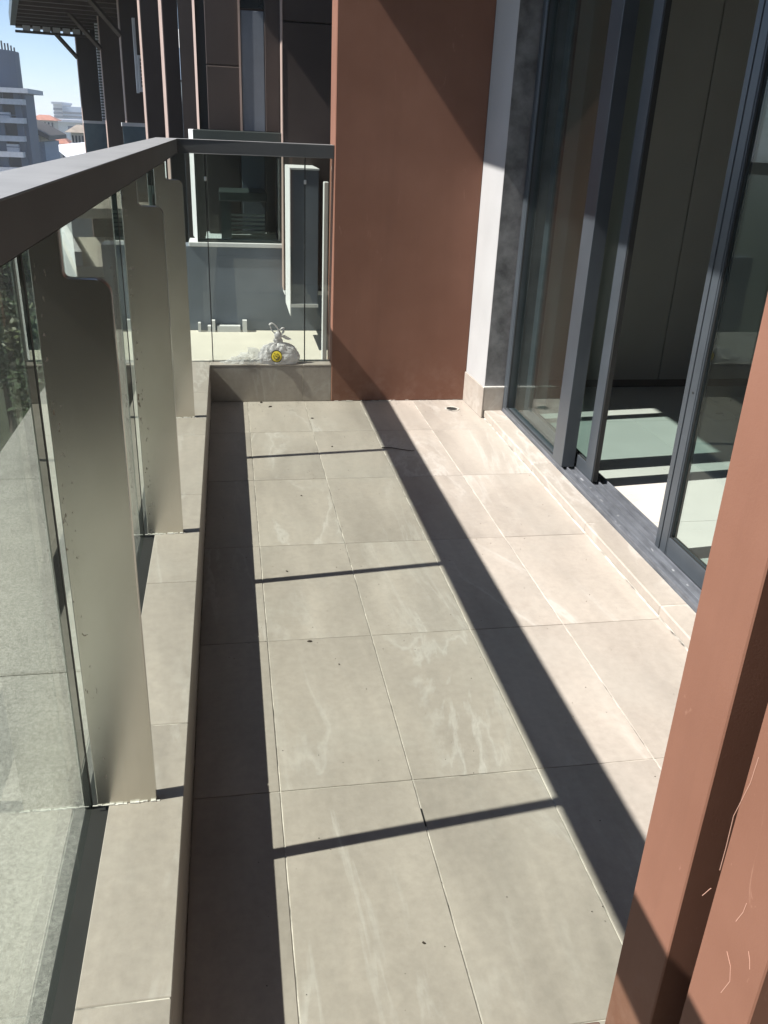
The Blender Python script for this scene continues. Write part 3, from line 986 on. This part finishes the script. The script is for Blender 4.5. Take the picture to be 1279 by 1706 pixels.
# blue glazed strip and white frame between the nearest fin and the recess house
P = at(319, 200, 6.9)
bluep = simple('blue_grey_panel', (0.14, 0.19, 0.27), 0.4)
SL, SDp = 0.36, 0.05
obox('side_window', M['darkglass'], P, SL, SDp, 0.2, at(318, 134, 6.9).z, wb)
obox('blue_panel', bluep, P, SL, SDp, at(318, 131, 6.9).z + 0.001, at(318, 75, 6.9).z, wb)
obox('white_panel', M['whitetrim'], P, SL, SDp, at(318, 75, 6.9).z + 0.001, at(318, 42, 6.9).z, wb)
obox('side_window', M['darkglass'], P, SL, SDp, at(318, 42, 6.9).z + 0.001, 2.9, wb)
# white frame with a row of holes between two fins
P = at(228, 150, 11.6)
zt, zb = at(228, 30, 11.6).z, at(228, 155, 11.6).z
lv = obox('louvre_frame', M['louvre'], P, 0.04, 0.030, zb, zt, wb)
P2 = at(233, 150, 11.55)
zt2, zb2 = at(233, 92, 11.55).z, at(233, 153, 11.55).z
lv2 = obox('louvre_frame', M['louvre'], P2, 0.04, 0.065, zb2, zt2, wb)
for k in range(8):
    zz = zb2 + 0.05 + k * (zt2 - zb2 - 0.09) / 7.6
    obox('louvre_hole', M['rubber'], P2 - dv * 0.004 - nv_ * 0.020, 0.003, 0.026, zz, zz + 0.030, lv2)
# ladder of slats between the two farthest fins
P = at(165, 130, 15.6)
zt, zb = at(165, 28, 15.6).z, at(165, 240, 15.6).z
sl = obox('slat_screen', M['darkframe'], P + dv * 0.06, 0.03, 0.16, zb, zt, wb)
n = 44
zc = at(165, 128, 15.6).z
for k in range(n):
    zz = zb + (zt - zb) * (k + 0.3) / n
    obox('slat', M['louvre'], P, 0.055, 0.15, zz, zz + 0.022, sl)
obox('slat_post', M['louvre'], P + dv * 0.0 - nv_ * 0.152, 0.05, 0.03, zc, zt, sl)
# balcony glass of the wing
bglass = simple('blue_green_balcony_glass', (0.10, 0.15, 0.18), 0.15, var=0.3, vs=2, spec=0.8)
for (u, v0, v1, Y, L) in ((140, 203, 262, 15.4, 0.42), (204, 207, 262, 11.3, 0.46)):
    P = at(u, v0, Y); Q = at(u, v1, Y)
    g = obox('balcony_glass', bglass, P, 0.02, L, Q.z - 0.4, P.z - 0.02, wb)
    obox('balcony_rail', M['louvre'], P + nv_ * 0.01, 0.05, L + 0.02, P.z - 0.02, P.z + 0.02, g)
# eave
EC = at(25, 40, 17.0)                       # outer far corner
near = EC - dv * 7.0
roof = obox('eave', M['wood'], near, 7.0, 3.4, EC.z + 0.06, EC.z + 0.13, wb)
obox('gutter', M['darkframe'], near + nv_ * 0.08, 7.05, 0.079, EC.z - 0.02, EC.z + 0.16, roof)
for k in range(12):
    obox('rafter', M['wood'], EC - dv * (0.10 + 0.55 * k), 0.09, 3.2, EC.z - 0.03, EC.z + 0.0595, roof)
obox('barge_board', simple('weathered_board', (0.30, 0.26, 0.235), 0.7), EC + dv * 0.002, 0.05, 3.4, EC.z - 0.05, EC.z + 0.13, roof)
for k in range(7):
    obox('eave_block', M['louvre'], EC - dv * 0.34 - nv_ * (0.10 + 0.155 * k), 0.03, 0.115, EC.z - 0.105, EC.z - 0.032, roof)
obox('eave_board', M['wood'], EC - dv * 0.36 + nv_ * 0.02, 0.05, 1.35, EC.z - 0.145, EC.z - 0.108, roof)
# bracing strut under the eave
def beam(name, mat, a, b, r, parent):
    bm = bmesh.new(); tube_bm(bm, [a, b], r, 4)
    return finish(bm, name, mat, parent, a)
for (u, Y) in ((139, 17.0), (178, 14.5), (212, 12.0)):
    a = at(u, 200, Y); 
    beam('strut', M['wood'], Vector((a.x, a.y, EC.z - 0.45)), Vector((a.x, a.y, EC.z - 0.0)) + nv_ * 0.42, 0.035, wb)

# ------------------------------------------------------------------ far town
TZ = -16.0
struct(box('ground', simple('dark_undergrowth', (0.040, 0.050, 0.028), 0.95, var=0.4, vs=0.15), -1200, 1200, -600, 2000, TZ - 2, TZ))
struct(box('road', simple('asphalt', (0.06, 0.06, 0.062), 0.9, var=0.15, vs=0.6), -30, -23, -100, 190, TZ, TZ + 0.02))
struct(box('pavement', simple('paving', (0.34, 0.33, 0.31), 0.9), -23, -20.2, -100, 190, TZ, TZ + 0.13))

bluegrey = simple('blue_grey_tower', (0.075, 0.105, 0.16), 0.7, var=0.1, vs=0.3)
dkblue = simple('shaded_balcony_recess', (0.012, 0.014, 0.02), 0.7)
slabw = simple('white_balcony_slab', (0.50, 0.52, 0.57), 0.7)
creamb = simple('cream_render', (0.62, 0.56, 0.48), 0.8, var=0.06)
redroof = simple('red_roof_tiles', (0.30, 0.13, 0.09), 0.8, var=0.25, vs=1.5)
greyroof = simple('grey_roof_tiles', (0.22, 0.19, 0.16), 0.8, var=0.2, vs=2)

# tower with rounded crown
tw = thing('apartment_tower', 'blue grey apartment tower with dark balconies and rounded drum on its roof', 'building', (-18, 76, TZ))
Y = 70
L, R_ = at(0, 150, Y).x - 16, at(40, 150, Y).x
zr = at(40, 148, Y).z
box('wall', bluegrey, L, R_, Y, Y + 3.2, TZ, zr - 0.3, tw)
box('drum_base', bluegrey, L, R_ - 2, Y + 3.21, Y + 12, TZ, zr - 0.01, tw)
box('roof', slabw, L - 1, at(52, 148, Y).x, Y - 1.4, Y + 4.2, zr - 0.3, zr, tw)
bm = bmesh.new()
bmesh.ops.create_cone(bm, cap_ends=True, segments=32, radius1=4.4, radius2=4.4, depth=2.6, matrix=Matrix.Translation((at(32, 110, 76).x - 4.4, 76, zr + 1.3)))
finish(bm, 'drum', bluegrey, tw, (at(27, 110, 74).x - 4.4, 76, zr), smooth=False)
for v0, v1 in ((152, 165), (172, 196), (203, 226), (231, 252), (258, 278), (290, 306), (318, 336), (350, 368)):
    z1, z0 = at(20, v0, Y).z, at(20, v1, Y).z
    for ua, ub in ((-200, -70), (-60, -8), (4, 31)):
        w = box('balcony', dkblue, at(ua, v0, Y).x, at(ub, v0, Y).x, Y - 0.02, Y + 0.5, z0, z1, tw)
        box('balcony_slab', slabw, at(ua, v0, Y).x - 0.3, at(ub, v0, Y).x + 0.4, Y - 1.1, Y - 0.03, z0 - 0.35, z0, w)
    if v0 > 190:
        box('window', dkblue, at(43, v0, Y).x - 0.9, at(43, v0, Y).x - 0.25, Y - 0.03, Y + 0.4, z0, z1, tw)
rgt = random.Random(21)
for k in range(6):
    zz = zr - 1.2 - 2.05 * k
    for ua in (2, 34):
        box('pier', bluegrey, at(ua, 200, Y).x - 0.22, at(ua, 200, Y).x + 0.22, Y - 0.35, Y - 0.031, TZ, zr - 0.31, tw) if k == 0 else None
    xb = at(rgt.uniform(8, 24), 200, Y).x
    box('air_conditioner', slabw, xb - 0.4, xb + 0.4, Y - 0.75, Y - 0.25, zz - 0.9, zz - 0.35, tw)
    box('balcony_rail', bluegrey, at(4, 200, Y).x - 0.2, at(31, 200, Y).x + 0.2, Y - 1.05, Y - 0.99, zz - 0.55, zz - 0.49, tw)
for k in range(5):
    xx = at(6 + 5 * k, 105, 76).x
    box('roof_mast', dkblue, xx - 0.05, xx + 0.05, 76, 76.1, zr + 2.6, zr + 2.9 + 0.5 * rgt.random(), tw)
gb = thing('gabled_house', 'pale blue house with dark pitched roof next to the apartment tower', 'building', (-14, 84, TZ))
Y = 82
xl, xr_ = at(47, 240, Y).x, at(74, 240, Y).x
prism('wall', simple('pale_blue_render', (0.22, 0.29, 0.40), 0.7), [(xl - 3, Y), (xr_, Y), (xr_, Y + 7), (xl - 3, Y + 7)], TZ, at(60, 236, Y).z, gb)
bm = bmesh.new()
a0, a1 = at(47, 208, Y - 1), at(80, 226, Y - 1)
vv = []
for yy in (Y - 0.8, Y + 8):
    vv.append([bm.verts.new((x, yy, z)) for x, z in ((a0.x - 3, a0.z + 1.2), (a0.x, a0.z), (a1.x, a1.z), (a1.x, a1.z - 0.35), (a0.x, a0.z - 0.45), (a0.x - 3, a0.z + 0.6))])
for i in range(6):
    bm.faces.new((vv[0][i], vv[0][(i + 1) % 6], vv[1][(i + 1) % 6], vv[1][i]))
bm.faces.new(vv[0]); bm.faces.new(vv[1][::-1])
finish(bm, 'roof', simple('dark_roof', (0.06, 0.055, 0.05), 0.7), gb, (a0.x, Y, a0.z))
box('upper_wall', creamb, xl + 0.35, at(68, 236, Y).x, Y + 0.02, Y + 6.9, at(60, 236, Y).z + 0.002, at(60, 216, Y).z, gb)

def hip_house(label, u0, u1, vr, ve, vb, Y, rows, cols, wall, roofm, ridge=0.35, eave=0.6):
    A, B = at(u0, ve, Y), at(u1, ve, Y)
    dpt = (B.x - A.x) * 0.8
    zr, ze, zb = at(u0, vr, Y).z, A.z, at(u0, vb, Y).z
    h = thing('villa', label, 'building', ((A.x + B.x) / 2, Y + dpt / 2, TZ), 'distant houses with hipped roofs')
    box('wall', wall, A.x + eave, B.x - eave, Y, Y + dpt, TZ, ze, h)
    bm = bmesh.new()
    e = [bm.verts.new(p) for p in ((A.x, Y - eave, ze), (B.x, Y - eave, ze), (B.x, Y + dpt + eave, ze), (A.x, Y + dpt + eave, ze))]
    cx, hw = (A.x + B.x) / 2, (B.x - A.x) * ridge / 2
    r = [bm.verts.new((cx - hw, Y + dpt / 2, zr)), bm.verts.new((cx + hw, Y + dpt / 2, zr))]
    bm.faces.new(e[::-1]); bm.faces.new((e[0], e[1], r[1], r[0])); bm.faces.new((e[2], e[3], r[0], r[1]))
    bm.faces.new((e[1], e[2], r[1])); bm.faces.new((e[3], e[0], r[0]))
    finish(bm, 'roof', roofm, h, (cx, Y, ze))
    W_ = B.x - A.x - 2 * eave
    for i in range(cols):
        for j in range(rows):
            x = A.x + eave + W_ * (i + 0.5) / cols
            z = ze - (ze - zb) * (j + 0.55) / rows
            ww_ = W_ / cols * 0.22
            hh = (ze - zb) / rows * 0.30
            w = box('window', dkblue, x - ww_, x + ww_, Y - 0.05, Y + 0.3, z - hh, z + hh, h)
            box('sill', slabw, x - ww_ - 0.1, x + ww_ + 0.1, Y - 0.2, Y - 0.051, z - hh - 0.12, z - hh, w)
    return h
hip_house('cream villa with a red hipped roof left of the white hotel', 46, 96, 190, 199, 226, 150, 2, 6, creamb, redroof)
hip_house('low pink house with a broad red roof above the tree', 64, 118, 224, 238, 266, 110, 1, 4, creamb, redroof)
hip_house('cream pavilion with grey roof and dark openings beside the brown wing', 108, 160, 207, 220, 240, 62, 1, 6, creamb, greyroof, eave=0.35)
hip_house('cream house with red roof far behind the villa', 30, 64, 206, 212, 228, 190, 2, 5, creamb, redroof)
# hotel and long white hall
Y = 300
ht = thing('hotel_block', 'pale hotel slab with a blue glazed wing on the horizon', 'building', (at(110, 190, Y).x, Y + 10, TZ))
A, B = at(88, 173, Y), at(102, 173, Y)
box('tower_block', simple('pale_hotel', (0.62, 0.60, 0.58), 0.7), A.x, B.x, Y, Y + 18, TZ, A.z, ht)
A2, B2 = at(102.2, 177, Y), at(150, 177, Y)
box('wing_block', simple('blue_hotel_wing', (0.42, 0.50, 0.62), 0.5), A2.x, B2.x, Y + 1, Y + 18, TZ, A2.z, ht)
for k in range(5):
    zz = A.z - 1.4 - k * 1.05
    for i in range(3):
        x = A.x + (B.x - A.x) * (i + 0.5) / 3
        box('window', bluegrey, x - 0.5, x + 0.5, Y - 0.1, Y + 0.2, zz - 0.32, zz + 0.32, ht)
    for i in range(12):
        x = A2.x + (B2.x - A2.x) * (i + 0.5) / 12
        box('window', bluegrey, x - 0.45, x + 0.45, Y + 0.9, Y + 1.2, zz - 1.2, zz - 0.6, ht)
box('cornice', slabw, A.x - 0.4, B.x + 0.3, Y - 0.5, Y + 18.5, A.z, A.z + 0.6, ht)
hl = thing('long_hall', 'long low white hall below the hotel', 'building', (at(115, 205, 200).x, 205, TZ))
A, B = at(86, 198, 200), at(190, 198, 200)
box('wall', simple('white_hall', (0.72, 0.72, 0.70), 0.7), A.x, B.x, 200, 215, TZ, A.z - 0.5, hl)
box('roof', slabw, A.x - 0.7, B.x, 198.6, 216, A.z - 0.5, A.z, hl)
box('window_band', bluegrey, A.x + 3, B.x, 199.9, 200.2, A.z - 1.9, A.z - 1.2, hl)
# white canopy roof just beyond the rail
cr = thing('white_canopy', 'bright white flat canopy roof just beyond the handrail', 'canopy', (at(130, 245, 30).x, 31, TZ))
a, b, c, d = at(97, 241, 34), at(150, 236, 34), at(190, 252, 28), at(126, 262, 28)
bm = bmesh.new()
T = [bm.verts.new(p) for p in (a, b, c, d)]
Bt = [bm.verts.new(p - Vector((0, 0, 0.22))) for p in (a, b, c, d)]
bm.faces.new(T[::-1]); bm.faces.new(Bt)
for i in range(4):
    bm.faces.new((T[i], T[(i + 1) % 4], Bt[(i + 1) % 4], Bt[i]))
finish(bm, 'roof_slab', slabw, cr, (a.x, 31, a.z))
box('wall', M['white'], a.x + 0.5, c.x + 1.0, 29.5, 33.5, TZ, d.z - 0.35, cr)

# ------------------------------------------------------------------ lower ledges of the far wing, seen between the posts
for (u0, u1, v0, v1, Y, lab) in ((122, 186, 346, 402, 11.0, 'upper cream balcony ledge of the far wing seen between the steel posts'), (126, 178, 444, 462, 10.0, 'lower cream balcony ledge of the far wing seen between the steel posts')):
    A = at(u0, v0, Y)
    t_ = thing('wing_ledge', lab, 'ledge', (A.x, A.y, A.z), 'lower balcony ledges of the far wing')
    obox('ledge_slab', M['cream'], A, 2.6, 1.1, A.z - 0.12, A.z, t_, 0.01)
    obox('parapet', M['whitetrim'], A + dv * 0.0, 2.6, 0.08, A.z + 0.001, A.z + 0.16, t_, 0.005)

# ------------------------------------------------------------------ trees
def leaf_mat(name, c):
    mt, t, b = newmat(name)
    out = t.nodes['Material Output']
    f = noise(t, coords(t, (1, 1, 1)), 0.9, 3, 0.6)
    col = ramp(t, f, [(0.3, tuple(x * 0.6 for x in c)), (0.7, tuple(x * 1.35 for x in c))])
    t.links.new(col, b.inputs['Base Color'])
    b.inputs['Roughness'].default_value = 0.55
    return mt
leaf1 = leaf_mat('dark_foliage', (0.045, 0.075, 0.030))
leaf2 = leaf_mat('light_foliage', (0.085, 0.105, 0.045))
bark = simple('bark', (0.09, 0.07, 0.055), 0.9, var=0.3)
def make_tree(name_leaf, seed, h, rad, n, lm):
    rg = random.Random(seed)
    root = thing('broadleaf_tree', 'tree', 'tree', (0, 0, 0), 'trees on the ground below')
    bm = bmesh.new()
    tube_bm(bm, [(0, 0, 0), (0.1, 0.05, h * 0.3), (0.0, 0.1, h * 0.75)], [0.28, 0.2, 0.08], 7)
    cl = []
    for k in range(9):
        a = rg.uniform(0, math.tau)
        r = rad * rg.uniform(0.25, 0.75)
        z = h * rg.uniform(0.5, 0.92)
        p = Vector((r * math.cos(a), r * math.sin(a), z))
        tube_bm(bm, [(0.05, 0.05, h * rg.uniform(0.3, 0.5)), p * 0.6 + Vector((0, 0, z * 0.3)), p], [0.1, 0.06, 0.03], 5)
        cl.append((p, rad * rg.uniform(0.35, 0.55)))
    cl.append((Vector((0, 0, h * 0.85)), rad * 0.55))
    finish(bm, 'trunk', bark, root, (0, 0, 0))
    vs, fs = [], []
    for k in range(n):
        c, r = rg.choice(cl)
        d = Vector((rg.gauss(0, 1), rg.gauss(0, 1), rg.gauss(0, 0.8))).normalized() * r * rg.uniform(0.55, 1.08)
        p = c + d
        s = rg.uniform(0.12, 0.26)
        u = Vector((rg.gauss(0, 1), rg.gauss(0, 1), rg.gauss(0, 0.5))).normalized()
        w = u.cross(Vector((rg.gauss(0, 1), rg.gauss(0, 1), rg.gauss(0, 1)))).normalized()
        i = len(vs)
        vs += [p - u * s, p + w * s * 0.55, p + u * s, p - w * s * 0.55]
        fs.append((i, i + 1, i + 2, i + 3))
    me = bpy.data.meshes.new('crown')
    me.from_pydata([tuple(v) for v in vs], [], fs)
    me.materials.append(lm)
    o = bpy.data.objects.new('crown', me); COL.objects.link(o)
    o['kind'] = 'stuff'
    o.parent = root
    return root
protos = [make_tree('a', 11, 8.0, 3.2, 5200, leaf1), make_tree('b', 12, 9.5, 3.8, 6000, leaf1), make_tree('c', 13, 7.0, 3.0, 4800, leaf2)]
tspots = []
rg = random.Random(5)
for k in range(24):
    y = 38 + 5.0 * k + rg.uniform(-2, 2)
    x = -0.243 * y + rg.uniform(-4.5, 4.0)
    tspots.append((x, y))
tspots += [(at(92, 262, 95).x, 95), (at(82, 262, 88).x, 88)]
used = set()
for i, (x, y) in enumerate(tspots):
    k = i % 3 if i < 24 else 2
    r = protos[k] if k not in used else dup(protos[k])
    used.add(k)
    z = TZ
    sc = rg.uniform(0.85, 1.2)
    if i >= 24:
        sc = 1.75
    r.location = (x, y, z)
    r.scale = (sc, sc, sc)
    r.rotation_euler.z = rg.uniform(0, 6.28)
    r['label'] = 'leafy green tree in the grove on the ground below the balcony' if i < 24 else ('light green tree rising in front of the low pink house', 'light green tree beside the pale blue house')[i - 24]

# ------------------------------------------------------------------ haze over the town
hz = box('haze', M['rubber'], -1201, 1201, -601, 2001, TZ - 3, 14.0)
hm = bpy.data.materials.new('haze_air'); hm.use_nodes = True
ht_ = hm.node_tree
ht_.nodes.remove(ht_.nodes['Principled BSDF'])
pv = nd(ht_, 'ShaderNodeVolumePrincipled')
pv.inputs['Color'].default_value = (0.86, 0.92, 1.0, 1)
pv.inputs['Density'].default_value = 0.0010
pv.inputs['Anisotropy'].default_value = 0.2
ht_.links.new(pv.outputs[0], ht_.nodes['Material Output'].inputs['Volume'])
hz.data.materials.clear(); hz.data.materials.append(hm)
hz['kind'] = 'stuff'
